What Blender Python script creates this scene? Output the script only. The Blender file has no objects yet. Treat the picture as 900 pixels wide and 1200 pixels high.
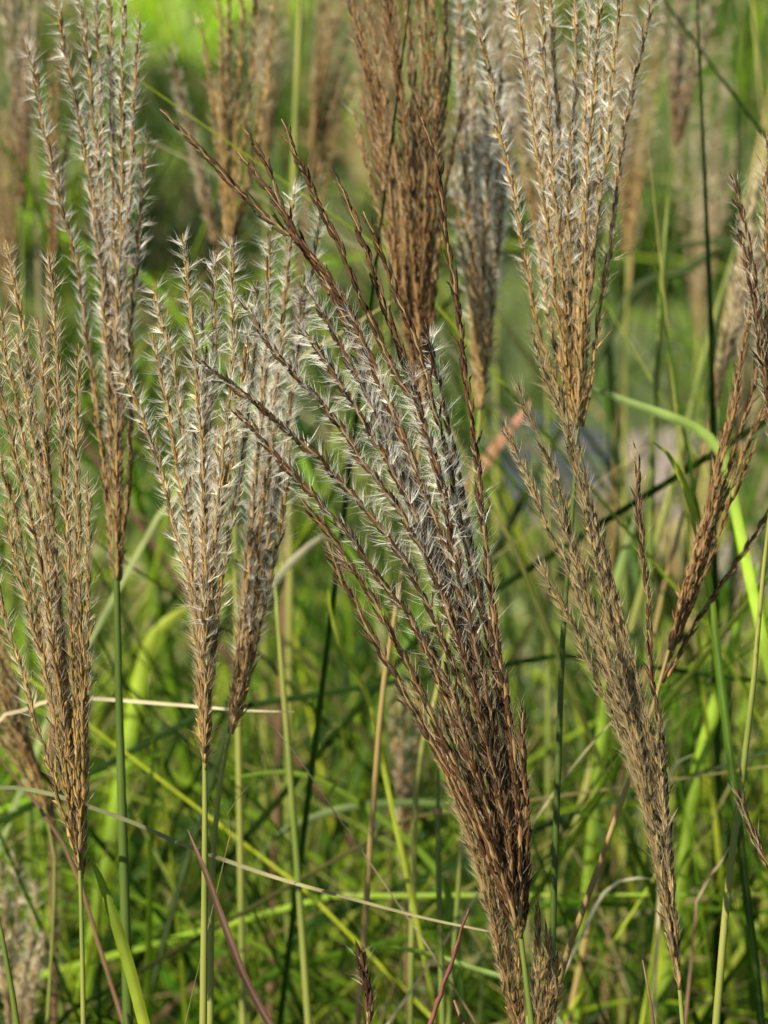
import bpy, math, random
import numpy as np

R = math.radians
rng = np.random.default_rng(11)
random.seed(11)
scene = bpy.context.scene
col = scene.collection

# ------------------------------------------------------------------ camera
PITCH = R(18.0)
CAM_Z = 1.45
FPX = 3894.0                      # focal length in pixels of the 900 x 1200 photograph
FOCUS = 1.225
cam_d = bpy.data.cameras.new('camera')
cam_d.sensor_fit = 'VERTICAL'
cam_d.sensor_height = 36.0
cam_d.sensor_width = 27.0
cam_d.lens = 36.0 * FPX / 1200.0
cam_d.clip_start = 0.05
cam_d.clip_end = 500.0
cam_d.dof.use_dof = True
cam_d.dof.focus_distance = FOCUS
cam_d.dof.aperture_fstop = 12.0
cam_d.dof.aperture_blades = 7
cam = bpy.data.objects.new('camera', cam_d)
cam.location = (0, 0, CAM_Z)
cam.rotation_euler = (R(90) - PITCH, 0, 0)
col.objects.link(cam)
scene.camera = cam

# ------------------------------------------------------------------ light
SUN_EL, SUN_AZ = R(50), R(-128)     # azimuth from +Y (view direction) towards +X
world = bpy.data.worlds.new('World')
scene.world = world
world.use_nodes = True
nt = world.node_tree
nt.nodes.clear()
wo = nt.nodes.new('ShaderNodeOutputWorld')
bg = nt.nodes.new('ShaderNodeBackground')
sky = nt.nodes.new('ShaderNodeTexSky')
sky.sky_type = 'NISHITA'
sky.sun_disc = False
sky.sun_elevation = SUN_EL
sky.sun_rotation = SUN_AZ
bg.inputs['Strength'].default_value = 0.05
nt.links.new(sky.outputs[0], bg.inputs[0])
nt.links.new(bg.outputs[0], wo.inputs[0])
sun_d = bpy.data.lights.new('sun', 'SUN')
sun_d.energy = 5.0
sun_d.angle = R(0.55)
sun_d.color = (1.0, 0.90, 0.72)
sun = bpy.data.objects.new('sun', sun_d)
sun.rotation_euler = (R(90) - SUN_EL, 0, math.pi - SUN_AZ)
sun.location = (-3, -2, 6)
col.objects.link(sun)
scene.view_settings.view_transform = 'Standard'
scene.view_settings.look = 'None'
scene.view_settings.exposure = 0.95
scene.view_settings.gamma = 1.0
scene.cycles.max_bounces = 8
scene.cycles.transparent_max_bounces = 4

# ------------------------------------------------------------------ helpers
CP, SP = math.cos(PITCH), math.sin(PITCH)
FWD = np.array([0, CP, -SP]); UPV = np.array([0, SP, CP]); RGT = np.array([1.0, 0, 0])
CAM = np.array([0, 0, CAM_Z])


def at(x, y, d):
    """photo pixel at view depth d (metres) -> world point"""
    return CAM + d * (FWD + RGT * (x - 450) / FPX + UPV * (600 - y) / FPX)


def unit(v):
    return v / np.maximum(np.linalg.norm(v, axis=-1, keepdims=True), 1e-9)


def spline(P, n):
    """Catmull-Rom through P, n points evenly spaced by length"""
    P = np.asarray(P, float)
    if len(P) == 2:
        return P[0] + (P[1] - P[0]) * np.linspace(0, 1, n)[:, None]
    Q = np.vstack([2 * P[0] - P[1], P, 2 * P[-1] - P[-2]])
    out = []
    t = np.linspace(0, 1, 16, endpoint=False)[:, None]
    for i in range(1, len(Q) - 2):
        a, b, c, d = Q[i - 1], Q[i], Q[i + 1], Q[i + 2]
        out.append(.5 * (2 * b + (c - a) * t + (2 * a - 5 * b + 4 * c - d) * t ** 2 + (3 * b - a - 3 * c + d) * t ** 3))
    out = np.vstack(out + [P[-1:]])
    s = np.concatenate([[0], np.cumsum(np.linalg.norm(np.diff(out, axis=0), axis=1))])
    u = np.linspace(0, s[-1], n)
    return np.stack([np.interp(u, s, out[:, k]) for k in range(out.shape[1])], 1)


def length(P):
    return np.linalg.norm(np.diff(np.asarray(P, float), axis=0), axis=1).sum()


def mesh_obj(name, V, F, mat, parent=None, colors=None, smooth=False, kind=None):
    """V (n,3); F list of int arrays (m,3) / (m,4); one linked mesh object"""
    me = bpy.data.meshes.new(name)
    if not isinstance(F, list):
        F = [F]
    nl = sum(f.size for f in F); nf = sum(len(f) for f in F)
    me.vertices.add(len(V)); me.loops.add(nl); me.polygons.add(nf)
    me.vertices.foreach_set('co', np.ascontiguousarray(V, dtype=np.float32).ravel())
    me.loops.foreach_set('vertex_index', np.concatenate([f.ravel() for f in F]).astype(np.int32))
    tot = np.concatenate([np.full(len(f), f.shape[1]) for f in F])
    me.polygons.foreach_set('loop_start', np.concatenate([[0], np.cumsum(tot)[:-1]]).astype(np.int32))
    if smooth:
        me.polygons.foreach_set('use_smooth', np.ones(nf, dtype=bool))
    if colors is not None:
        ca = me.color_attributes.new('col', 'FLOAT_COLOR', 'POINT')
        c4 = np.ones((len(V), 4), np.float32); c4[:, :3] = colors
        ca.data.foreach_set('color', c4.ravel())
    me.update(calc_edges=True)
    me.materials.append(mat)
    o = bpy.data.objects.new(name, me)
    col.objects.link(o)
    if parent:
        o.parent = parent
        o.matrix_parent_inverse = parent.matrix_basis.inverted()
    if kind:
        o['kind'] = kind
    return o


def empty(name, loc):
    o = bpy.data.objects.new(name, None)
    o.empty_display_size = .02
    o.location = loc
    col.objects.link(o)
    return o


def tag(o, label, cat, group=None):
    o['label'] = label; o['category'] = cat
    if group:
        o['group'] = group
    return o


def tube_data(P, rad, ns=8):
    P = np.asarray(P, float); n = len(P)
    rad = np.broadcast_to(np.asarray(rad, float), (n,))
    T = unit(np.gradient(P, axis=0))
    ref = np.array([0.3, 0.9, 0.1])
    A = unit(np.cross(T, ref)); B = np.cross(T, A)
    a = np.arange(ns) * 2 * math.pi / ns
    V = P[:, None] + rad[:, None, None] * (np.cos(a)[None, :, None] * A[:, None] + np.sin(a)[None, :, None] * B[:, None])
    i = np.arange(n - 1)[:, None] * ns; k = np.arange(ns)[None]; k2 = (k + 1) % ns
    F = np.stack([i + k, i + k2, i + ns + k2, i + ns + k], -1).reshape(-1, 4)
    V = V.reshape(-1, 3)
    caps = np.vstack([np.stack([np.zeros(ns - 2), np.arange(2, ns), np.arange(1, ns - 1)], 1),
                      (n - 1) * ns + np.stack([np.zeros(ns - 2), np.arange(1, ns - 1), np.arange(2, ns)], 1)]).astype(int)
    return V, [F, caps]


def to_ground(p, prev=None, n=7):
    """points from p down to the soil, going on the way the line prev -> p was heading and steepening"""
    p = np.asarray(p, float)
    h = np.zeros(2)
    if prev is not None:
        d = p - np.asarray(prev, float)
        h = d[:2] / max(1e-4, abs(d[2]))
        k = np.linalg.norm(h)
        h = h * min(1., .75 / max(k, 1e-6))
    s = np.linspace(0, 1, n + 1)[1:]
    q = np.repeat(p[None], n, 0)
    q[:, :2] += h[None] * (p[2] * .45 * (1 - (1 - s) ** 2.4))[:, None]
    q[:, 2] = p[2] * (1 - s) - 0.01 * s
    return q


# ------------------------------------------------------------------ materials
def new_mat(name):
    m = bpy.data.materials.new(name); m.use_nodes = True
    n = m.node_tree; n.nodes.clear()
    out = n.nodes.new('ShaderNodeOutputMaterial')
    return m, n, out


def leaf_mat(name, color=None, rough=.5, trans=.36, streak=.25, spec=.16, tcol=None):
    """thin blade: glossy skin over a body that lets some light through; colour attribute 'col' unless color is given"""
    m, n, out = new_mat(name)
    N, L = n.nodes, n.links
    pr = N.new('ShaderNodeBsdfPrincipled'); tr = N.new('ShaderNodeBsdfTranslucent'); mx = N.new('ShaderNodeMixShader')
    if color is None:
        src = N.new('ShaderNodeVertexColor'); src.layer_name = 'col'; c = src.outputs[0]
    else:
        src = N.new('ShaderNodeRGB'); src.outputs[0].default_value = (*color, 1); c = src.outputs[0]
    tc = N.new('ShaderNodeTexCoord'); nz = N.new('ShaderNodeTexNoise')
    nz.inputs['Scale'].default_value = 55; nz.inputs['Detail'].default_value = 5
    L.new(tc.outputs['Object'], nz.inputs['Vector'])
    mp = N.new('ShaderNodeMapRange')
    mp.inputs['From Min'].default_value = .3; mp.inputs['From Max'].default_value = .7
    mp.inputs['To Min'].default_value = 1 - streak; mp.inputs['To Max'].default_value = 1 + streak
    L.new(nz.outputs[0], mp.inputs['Value'])
    mul = N.new('ShaderNodeVectorMath'); mul.operation = 'SCALE'
    L.new(c, mul.inputs[0]); L.new(mp.outputs[0], mul.inputs['Scale'])
    L.new(mul.outputs[0], pr.inputs['Base Color'])
    pr.inputs['Roughness'].default_value = rough
    pr.inputs['Specular IOR Level'].default_value = spec
    tm = N.new('ShaderNodeVectorMath'); tm.operation = 'MULTIPLY'
    tm.inputs[1].default_value = tcol or (1.25, 1.3, .6)
    L.new(mul.outputs[0], tm.inputs[0]); L.new(tm.outputs[0], tr.inputs['Color'])
    mx.inputs[0].default_value = trans
    L.new(pr.outputs[0], mx.inputs[1]); L.new(tr.outputs[0], mx.inputs[2]); L.new(mx.outputs[0], out.inputs[0])
    return m


def solid_mat(name, c1, c2, scale=60, rough=.5, stretch=(1, 1, .15), attr=False):
    m, n, out = new_mat(name)
    N, L = n.nodes, n.links
    pr = N.new('ShaderNodeBsdfPrincipled')
    tc = N.new('ShaderNodeTexCoord'); mpg = N.new('ShaderNodeMapping'); mpg.inputs['Scale'].default_value = stretch
    nz = N.new('ShaderNodeTexNoise'); nz.inputs['Scale'].default_value = scale; nz.inputs['Detail'].default_value = 6
    L.new(tc.outputs['Object'], mpg.inputs[0]); L.new(mpg.outputs[0], nz.inputs['Vector'])
    cr = N.new('ShaderNodeValToRGB')
    cr.color_ramp.elements[0].position = .35; cr.color_ramp.elements[0].color = (*c1, 1)
    cr.color_ramp.elements[1].position = .65; cr.color_ramp.elements[1].color = (*c2, 1)
    L.new(nz.outputs[0], cr.inputs[0]); L.new(cr.outputs[0], pr.inputs['Base Color'])
    pr.inputs['Roughness'].default_value = rough
    pr.inputs['Specular IOR Level'].default_value = .3
    bp = N.new('ShaderNodeBump'); bp.inputs['Strength'].default_value = .3; bp.inputs['Distance'].default_value = .001
    L.new(nz.outputs[0], bp.inputs['Height']); L.new(bp.outputs[0], pr.inputs['Normal'])
    L.new(pr.outputs[0], out.inputs[0])
    return m


def spikelet_mat():
    m, n, out = new_mat('spikelet_husk')
    N, L = n.nodes, n.links
    pr = N.new('ShaderNodeBsdfPrincipled'); tr = N.new('ShaderNodeBsdfTranslucent'); mx = N.new('ShaderNodeMixShader')
    vc = N.new('ShaderNodeVertexColor'); vc.layer_name = 'col'
    L.new(vc.outputs[0], pr.inputs['Base Color']); L.new(vc.outputs[0], tr.inputs[0])
    pr.inputs['Roughness'].default_value = .5; pr.inputs['Specular IOR Level'].default_value = .25
    mx.inputs[0].default_value = .2
    L.new(pr.outputs[0], mx.inputs[1]); L.new(tr.outputs[0], mx.inputs[2]); L.new(mx.outputs[0], out.inputs[0])
    return m


def hair_mat():
    m, n, out = new_mat('silky_hair')
    N, L = n.nodes, n.links
    pr = N.new('ShaderNodeBsdfPrincipled'); tr = N.new('ShaderNodeBsdfTranslucent'); mx = N.new('ShaderNodeMixShader')
    vc = N.new('ShaderNodeVertexColor'); vc.layer_name = 'col'
    L.new(vc.outputs[0], pr.inputs['Base Color']); L.new(vc.outputs[0], tr.inputs[0])
    pr.inputs['Roughness'].default_value = .35; pr.inputs['Specular IOR Level'].default_value = .5
    mx.inputs[0].default_value = .45
    L.new(pr.outputs[0], mx.inputs[1]); L.new(tr.outputs[0], mx.inputs[2]); L.new(mx.outputs[0], out.inputs[0])
    return m


M_SPIKE = spikelet_mat()
M_HAIR = hair_mat()
HAIRC = {'white': ((.66, .50, .28), (.98, .93, .82)), 'cream': ((.52, .39, .21), (.80, .71, .54)), 'tan': ((.46, .34, .17), (.58, .47, .29))}   # low / high on the raceme
M_LEAF = leaf_mat('leaf_blade_mixed')
M_STEM = {'deep': solid_mat('stem_deep_green', (.045, .08, .01), (.075, .115, .018), 40),
          'green': solid_mat('stem_green', (.085, .125, .016), (.13, .17, .03), 40),
          'yellow': solid_mat('stem_yellow_green', (.11, .155, .025), (.23, .235, .055), 40),
          'ochre': solid_mat('stem_ochre', (.20, .14, .045), (.30, .22, .08), 40),
          'brown': solid_mat('stem_brown', (.10, .055, .03), (.19, .11, .06), 60),
          'red': solid_mat('twig_red_brown', (.11, .035, .03), (.20, .075, .055), 60)}
M_RACHIS = solid_mat('rachis_straw', (.14, .085, .035), (.27, .19, .085), 300)

# ------------------------------------------------------------------ the ground
def ground_mat():
    m, n, out = new_mat('meadow_soil')
    N, L = n.nodes, n.links
    pr = N.new('ShaderNodeBsdfPrincipled'); tc = N.new('ShaderNodeTexCoord')
    n1 = N.new('ShaderNodeTexNoise'); n1.inputs['Scale'].default_value = 3.5; n1.inputs['Detail'].default_value = 8
    n2 = N.new('ShaderNodeTexNoise'); n2.inputs['Scale'].default_value = 60; n2.inputs['Detail'].default_value = 6
    L.new(tc.outputs['Object'], n1.inputs['Vector']); L.new(tc.outputs['Object'], n2.inputs['Vector'])
    cr = N.new('ShaderNodeValToRGB')
    e = cr.color_ramp.elements
    e[0].position = .38; e[0].color = (.06, .10, .018, 1); e[1].position = .62; e[1].color = (.11, .15, .03, 1)
    c2 = N.new('ShaderNodeValToRGB')
    e = c2.color_ramp.elements
    e[0].position = .4; e[0].color = (.45, .45, .45, 1); e[1].position = .65; e[1].color = (1, 1, 1, 1)
    L.new(n1.outputs[0], cr.inputs[0]); L.new(n2.outputs[0], c2.inputs[0])
    mul = N.new('ShaderNodeVectorMath'); mul.operation = 'MULTIPLY'
    L.new(cr.outputs[0], mul.inputs[0]); L.new(c2.outputs[0], mul.inputs[1]); L.new(mul.outputs[0], pr.inputs['Base Color'])
    pr.inputs['Roughness'].default_value = .95
    bp = N.new('ShaderNodeBump'); bp.inputs['Strength'].default_value = .7; bp.inputs['Distance'].default_value = .02
    L.new(n2.outputs[0], bp.inputs['Height']); L.new(bp.outputs[0], pr.inputs['Normal']); L.new(pr.outputs[0], out.inputs[0])
    return m


gn = 61
gx = np.linspace(-1, 1, gn); gx = np.sign(gx) * np.abs(gx) ** 2.2 * 120
X, Y = np.meshgrid(gx, gx + 5)
Z = .012 * np.sin(X * 3.1) * np.cos(Y * 2.3) * (np.abs(X) < 20)
gi = (np.arange(gn - 1)[:, None] * gn + np.arange(gn - 1)[None]).ravel()
g = mesh_obj('ground', np.stack([X, Y, Z - .012], -1).reshape(-1, 3), np.stack([gi, gi + 1, gi + gn + 1, gi + gn], 1), ground_mat(), smooth=True, kind='structure')


def strip(name, pts, width, mat, z):
    P = spline(np.array([(*p, z) for p in pts], float), 40)
    T = unit(np.gradient(P, axis=0)); S = np.stack([-T[:, 1], T[:, 0], 0 * T[:, 0]], 1)
    w = width * (1 + .12 * np.sin(np.arange(40) * 1.7) + .08 * np.sin(np.arange(40) * .6))
    V = np.concatenate([P - S * w[:, None] / 2, P + S * w[:, None] / 2])
    i = np.arange(39)
    return mesh_obj(name, V, np.stack([i, i + 1, i + 41, i + 40], 1), mat, kind='structure')


def on_ground(x, y):
    r = FWD + RGT * (x - 450) / FPX + UPV * (600 - y) / FPX
    return CAM + r * (-CAM_Z / r[2])


pA, pB, pC = on_ground(668, 545), on_ground(745, 575), on_ground(905, 700)
pZ = on_ground(1150, 500)
PATH = [(pZ[0] + 3, pZ[1] + .8), pZ[:2], on_ground(860, 515)[:2], on_ground(725, 545)[:2], on_ground(735, 590)[:2], on_ground(830, 660)[:2], (pC[0] + .5, pC[1] - .3), (pC[0] + 2, pC[1] - .7)]
strip('path', PATH, .13, solid_mat('gravel_path', (.17, .145, .12), (.29, .25, .215), 25, .9, (1, 1, 1)), .012)
wm, wn, wout = new_mat('still_water')
wp = wn.nodes.new('ShaderNodeBsdfPrincipled')
wp.inputs['Base Color'].default_value = (.05, .05, .045, 1); wp.inputs['Roughness'].default_value = .06
wn.links.new(wp.outputs[0], wout.inputs[0])
pw = on_ground(640, 562)
ang = np.linspace(0, 2 * math.pi, 28, endpoint=False); rr_ = 1 + .18 * np.sin(3 * ang + .5) + .1 * np.sin(5 * ang)
mesh_obj('puddle', np.stack([pw[0] + .085 * rr_ * np.cos(ang), pw[1] + .30 * rr_ * np.sin(ang), np.full(28, .02)], 1), np.arange(28)[None], wm, kind='structure')

# ------------------------------------------------------------------ spikelets, hairs, racemes
PAL = {  # husk base colour, husk tip colour
    'gold': ((.50, .34, .105), (.12, .064, .022)),
    'brown': ((.40, .26, .085), (.085, .043, .018)),
    'dark': ((.165, .082, .034), (.03, .013, .008)),
    'red': ((.33, .18, .062), (.085, .038, .016)),
    'straw': ((.43, .34, .155), (.028, .017, .01)),
    'cream': ((.46, .37, .22), (.26, .17, .08)),
}


def spikelet_block(P, D, S, Ln, W, cb, ct):
    """lens-shaped husks with a fine awn; P,D,S (k,3)"""
    k = len(P); Nn = np.cross(D, S)
    W = W[:, None]; Ln = Ln[:, None]
    rings = [(.0, .12), (.3, 1.), (.68, .72)]
    V = np.empty((k, 14, 3)); C = np.empty((k, 14, 3))
    j = 0
    for f, r in rings:
        for a in range(4):
            ang = a * math.pi / 2 + .4
            V[:, j] = P + D * Ln * f + (math.cos(ang) * S + math.sin(ang) * Nn * .75) * W * .5 * r
            C[:, j] = cb * (1 - f * 1.1) + ct * f * 1.1 if f > 0 else cb
            j += 1
    V[:, 12] = P + D * Ln
    C[:, 12] = ct
    V[:, 13] = P + D * Ln * np.where(rng.random((k, 1)) < .22, 1.9, 1.15) + S * Ln * rng.normal(0, .10, (k, 1)) + Nn * Ln * rng.normal(0, .10, (k, 1))
    C[:, 13] = cb * 1.2
    f = []
    for r in (0, 4):
        for a in range(4):
            b = (a + 1) % 4
            f += [(r + a, r + b, r + 4 + b), (r + a, r + 4 + b, r + 4 + a)]
    for a in range(4):
        f.append((8 + a, 8 + (a + 1) % 4, 12))
    f.append((8, 12, 13))
    F = np.array(f)[None] + (np.arange(k) * 14)[:, None, None]
    return V.reshape(-1, 3), F.reshape(-1, 3), C.reshape(-1, 3)


def hair_block(P, D, L, w):
    """tapered, slightly bent fibres of three triangles; P,D (k,3)"""
    k = len(P)
    rv = unit(rng.normal(size=(k, 3))); S = unit(np.cross(D, rv)); B = np.cross(D, S)
    L = L[:, None]; bend = rng.normal(0, .10, (k, 1))
    mid = P + D * L * .5 + B * L * bend
    tip = P + D * L + B * L * bend * -.6
    V = np.stack([P - S * w, P + S * w, mid - S * w * .8, mid + S * w * .8, tip], 1)
    F = np.array([(0, 1, 3), (0, 3, 2), (2, 3, 4)])[None] + (np.arange(k) * 5)[:, None, None]
    return V.reshape(-1, 3), F.reshape(-1, 3)


stats = {'raceme': 0, 'spike': 0, 'hair': 0}


def raceme(parent, P3, pal, hair=12, hcol='white', open0=.15, open1=.8, bare=0., hlen=.0074, hw=.00005, thick=1., node=.0034, dens0=.45, spk=2., whigh=0.):
    """P3: base -> tip world points. hair per husk; open0/open1: how far hairs stand off at base / tip; bare: hairless tip share"""
    L = length(P3)
    n = max(12, int(L / .003))
    P = spline(P3, n)
    P[1:] += rng.normal(0, .00025, (n - 1, 3))
    T = unit(np.gradient(P, axis=0))
    s = np.linspace(0, 1, n)
    rr = np.interp(s, [0, .8, 1], [.00065, .0004, .00018]) * thick
    V, F = tube_data(P, rr, 5)
    ra = mesh_obj('raceme', V, F, M_RACHIS, parent, smooth=True)
    # nodes, two husks at each
    k = max(6, int(L / node))
    sn = (np.arange(k) + rng.uniform(-.2, .2, k)) / k * .985 + .012
    sn = np.repeat(sn, 2) + np.tile([0, .0014 / L], k)
    sn = np.clip(sn, 0, 1); m = len(sn)
    keep = rng.random(m) > .07
    sn = sn[keep]; m = len(sn)
    idx = sn * (n - 1); i0 = np.minimum(idx.astype(int), n - 2); fr = (idx - i0)[:, None]
    Pn = P[i0] * (1 - fr) + P[i0 + 1] * fr; Tn = unit(T[i0] * (1 - fr) + T[i0 + 1] * fr)
    A = unit(np.cross(Tn, np.array([.21, .95, .12]))); B = np.cross(Tn, A)
    phi = np.arange(m) * math.pi * .5 + np.arange(m) // 2 * 1.1 + rng.normal(0, .5, m) + rng.uniform(0, 6.28)
    O = np.cos(phi)[:, None] * A + np.sin(phi)[:, None] * B
    sp = R(4) + np.abs(rng.normal(0, R(spk), m)); sp = np.where(rng.random(m) < .05, sp + R(20), sp)
    D = unit(Tn * np.cos(sp)[:, None] + O * np.sin(sp)[:, None]); S = unit(np.cross(D, Tn + O * .3))
    tipf = np.interp(sn, [0, .9, 1], [1, 1, .55])
    Ln = rng.normal(.0058, .0005, m) * tipf * (thick * .5 + .5); W = rng.normal(.00132, .00017, m) * tipf * thick
    cb, ct = (np.array(c) for c in PAL[pal])
    var = rng.lognormal(0, .25, (m, 1)); hue = rng.normal(0, .07, (m, 1))
    cbv = cb * var * np.concatenate([1 + hue, 1 + 0 * hue, 1 - hue * 1.3], 1)
    drk = (rng.random((m, 1)) < .22) * .6
    cbv = cbv * (1 - drk); ctv = ct * var
    sv, sf, sc_ = spikelet_block(Pn + O * .0006 * thick, D, S, Ln, W, cbv, ctv)
    mesh_obj('spikelets', sv, sf, M_SPIKE, ra, np.clip(sc_, 0, 1), kind='stuff')
    stats['raceme'] += 1; stats['spike'] += m
    if hair > 0:
        dens = np.interp(sn, [0, .3 + whigh, .46 + whigh, max(.47 + whigh, 1 - bare - .1), max(.5 + whigh, 1 - bare), 1], [dens0, dens0 * .6 + .2, 1, 1, .0 if bare > 0 else 1, .0 if bare > 0 else .8])
        op = np.interp(sn, [0, .45, 1], [open0, (open0 + open1) * .5, open1])
        nt_ = 3
        ta = np.repeat(phi[:, None], nt_, 1) + rng.normal(0, .9, (m, nt_))
        to = R(5) + R(72) * op[:, None] * rng.beta(3, 1.9, (m, nt_))
        # a few tufts burst wide open
        to += (rng.random((m, 1)) < .10) * R(30) * op[:, None]
        hp = rng.integers(0, nt_, (m, hair))
        ha = np.take_along_axis(ta, hp, 1) + rng.normal(0, .22, (m, hair))
        ho = np.clip(np.take_along_axis(to, hp, 1) + rng.normal(0, R(6), (m, hair)), R(1), R(105))
        ok = (rng.random((m, hair)) < dens[:, None]).ravel()
        ri = np.repeat(np.arange(m), hair)[ok]; ha = ha.ravel()[ok]; ho = ho.ravel()[ok]
        Oh = np.cos(ha)[:, None] * A[ri] + np.sin(ha)[:, None] * B[ri]
        Dh = unit(Tn[ri] * np.cos(ho)[:, None] + Oh * np.sin(ho)[:, None] + rng.normal(0, .05, (len(ri), 3)))
        Lh = hlen * rng.uniform(.55, 1.25, len(ri)) * np.interp(sn[ri], [0, .3, 1], [.75, 1, 1])
        if len(ri):
            stout = np.where(rng.random(m) < .06, 2.2, 1.)[ri][:, None]
            hv, hf = hair_block(Pn[ri] + Oh * .0004, Dh, Lh, hw * stout)
            h0, h1 = (np.array(c) for c in HAIRC[hcol])
            tt = np.interp(sn[ri], [0, .25, .5], [0, .15, 1])[:, None]
            hc = (h0 * (1 - tt) + h1 * tt) * rng.lognormal(0, .12, (len(ri), 1))
            mesh_obj('silky_hairs', hv, hf, M_HAIR, ra, np.clip(np.repeat(hc, 5, 0), 0, .95), kind='stuff')
            stats['hair'] += len(ri)
    return ra


def px_raceme(parent, pts, D, dz, **kw):
    """pts: pixels tip -> base; depth D at the base, D+dz at the tip"""
    p = np.array(pts[::-1], float)
    s = np.concatenate([[0], np.cumsum(np.linalg.norm(np.diff(p, axis=0), axis=1))]); s /= s[-1]
    d0 = rng.normal(0, .0035)
    P3 = np.array([at(x, y, D + d0 * (1 - t) + dz * t ** 1.3) for (x, y), t in zip(p, s)])
    return raceme(parent, P3, **kw)


def plume(label, axis, D, racemes, stem='green', stem_px=13, fill=0, fill_pts=None, dspread=.03, group=None, stretch=None, front=0., fillc=(3, 9), fillkw=None, **kw):
    """axis: pixels from inside the head down the culm; racemes: list of (pixel points tip->base, overrides)"""
    A3 = np.array([at(x, y, D) for x, y in axis])
    A3 = np.vstack([A3, to_ground(A3[-1], A3[-2])])
    root = empty('silver_grass_plume', A3[-1] * np.array([1, 1, 0]))
    tag(root, label, 'grass plume', group)
    n = max(16, int(length(A3) / .02))
    P = spline(A3, n)
    r = stem_px * D / FPX / 2
    rad = np.interp(np.linspace(0, 1, n), [0, .12, .3, 1], [.35, .75, 1, 1.25]) * r
    V, F = tube_data(P, rad, 10)
    mesh_obj('stem', V, F, M_STEM[stem], root, smooth=True)
    done = []
    for it in racemes:
        pts, ov = (it if isinstance(it, tuple) and isinstance(it[1], dict) else (it, {}))
        if stretch:      # draw the foot of the head out to its full length
            y0, dy = stretch; ym = max(p[1] for p in pts)
            pts = [(x, y + dy * max(0., (y - y0) / (ym - y0)) ** 1.3) if y > y0 else (x, y) for x, y in pts]
        k2 = dict(kw); k2.update(ov)
        dz = k2.pop('dz', None)
        if dz is None:
            dz = rng.uniform(-dspread, dspread)
        px_raceme(root, pts, D + front, dz, **k2)
        done.append(pts)
    # more racemes between the traced ones, at other depths
    rs = [spline(np.array(p, float), 14) for p in done]
    for _ in range(fill):
        i = rng.integers(0, len(rs)); order = sorted(range(len(rs)), key=lambda j: abs(rs[j][:7, 0].mean() - rs[i][:7, 0].mean()))
        j = order[min(len(order) - 1, rng.integers(1, 4))]
        t = rng.uniform(.15, .85)
        q = rs[i] * (1 - t) + rs[j] * t
        c = rng.integers(*fillc)
        q = q[c:] + rng.normal(0, 2.0, (1, 2)) * np.linspace(1, 0, len(q) - c)[:, None]
        k2 = dict(kw); k2['hair'] = max(2, int(kw.get('hair', 10) * .8)); k2.update(fillkw or {})
        px_raceme(root, [tuple(v) for v in q], D + .004, rng.uniform(.2, 1) * dspread * rng.choice([-1, 1, 1]), **k2)
    return root


W = dict  # short name for overrides
FG = 'sharp seed plumes at the front of the clump'
BGP = 'blurred seed plumes standing behind the clump'

# tall pale plume on a thick dark green culm
plume('tall narrow pale fluffy plume on a thick dark green stem',
      [(134, 560), (137, 690), (139, 800), (143, 950), (147, 1080), (150, 1200)], 1.33,
      [[(28, 47), (40, 88), (52, 150), (65, 215), (78, 265), (90, 310), (98, 370), (108, 440), (118, 520), (128, 610), (136, 690)],
       [(62, -30), (66, 0), (76, 55), (85, 105), (100, 180), (112, 265), (120, 340), (128, 450), (133, 600), (137, 690)],
       [(92, -10), (98, 25), (103, 70), (108, 120), (115, 180), (121, 290), (130, 400), (135, 560), (138, 670)],
       [(127, -60), (128, 0), (130, 100), (133, 200), (132, 300), (131, 370), (133, 430), (134, 520), (137, 680)],
       [(148, -40), (145, 0), (143, 130), (143, 230), (139, 330), (136, 450), (137, 680)],
       [(163, 22), (160, 80), (157, 120), (153, 200), (150, 250), (146, 330), (143, 450), (138, 680)],
       [(172, 155), (168, 200), (164, 260), (158, 320), (153, 380), (154, 470), (152, 550), (145, 620), (139, 690)],
       [(110, -30), (113, 20), (116, 90), (120, 170), (123, 260), (128, 380), (134, 520), (137, 660)]],
      fill=6, dspread=.02, stem='deep', stem_px=15, pal='brown', hair=14, open0=.4, open1=.95, hw=.00005)

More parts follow.
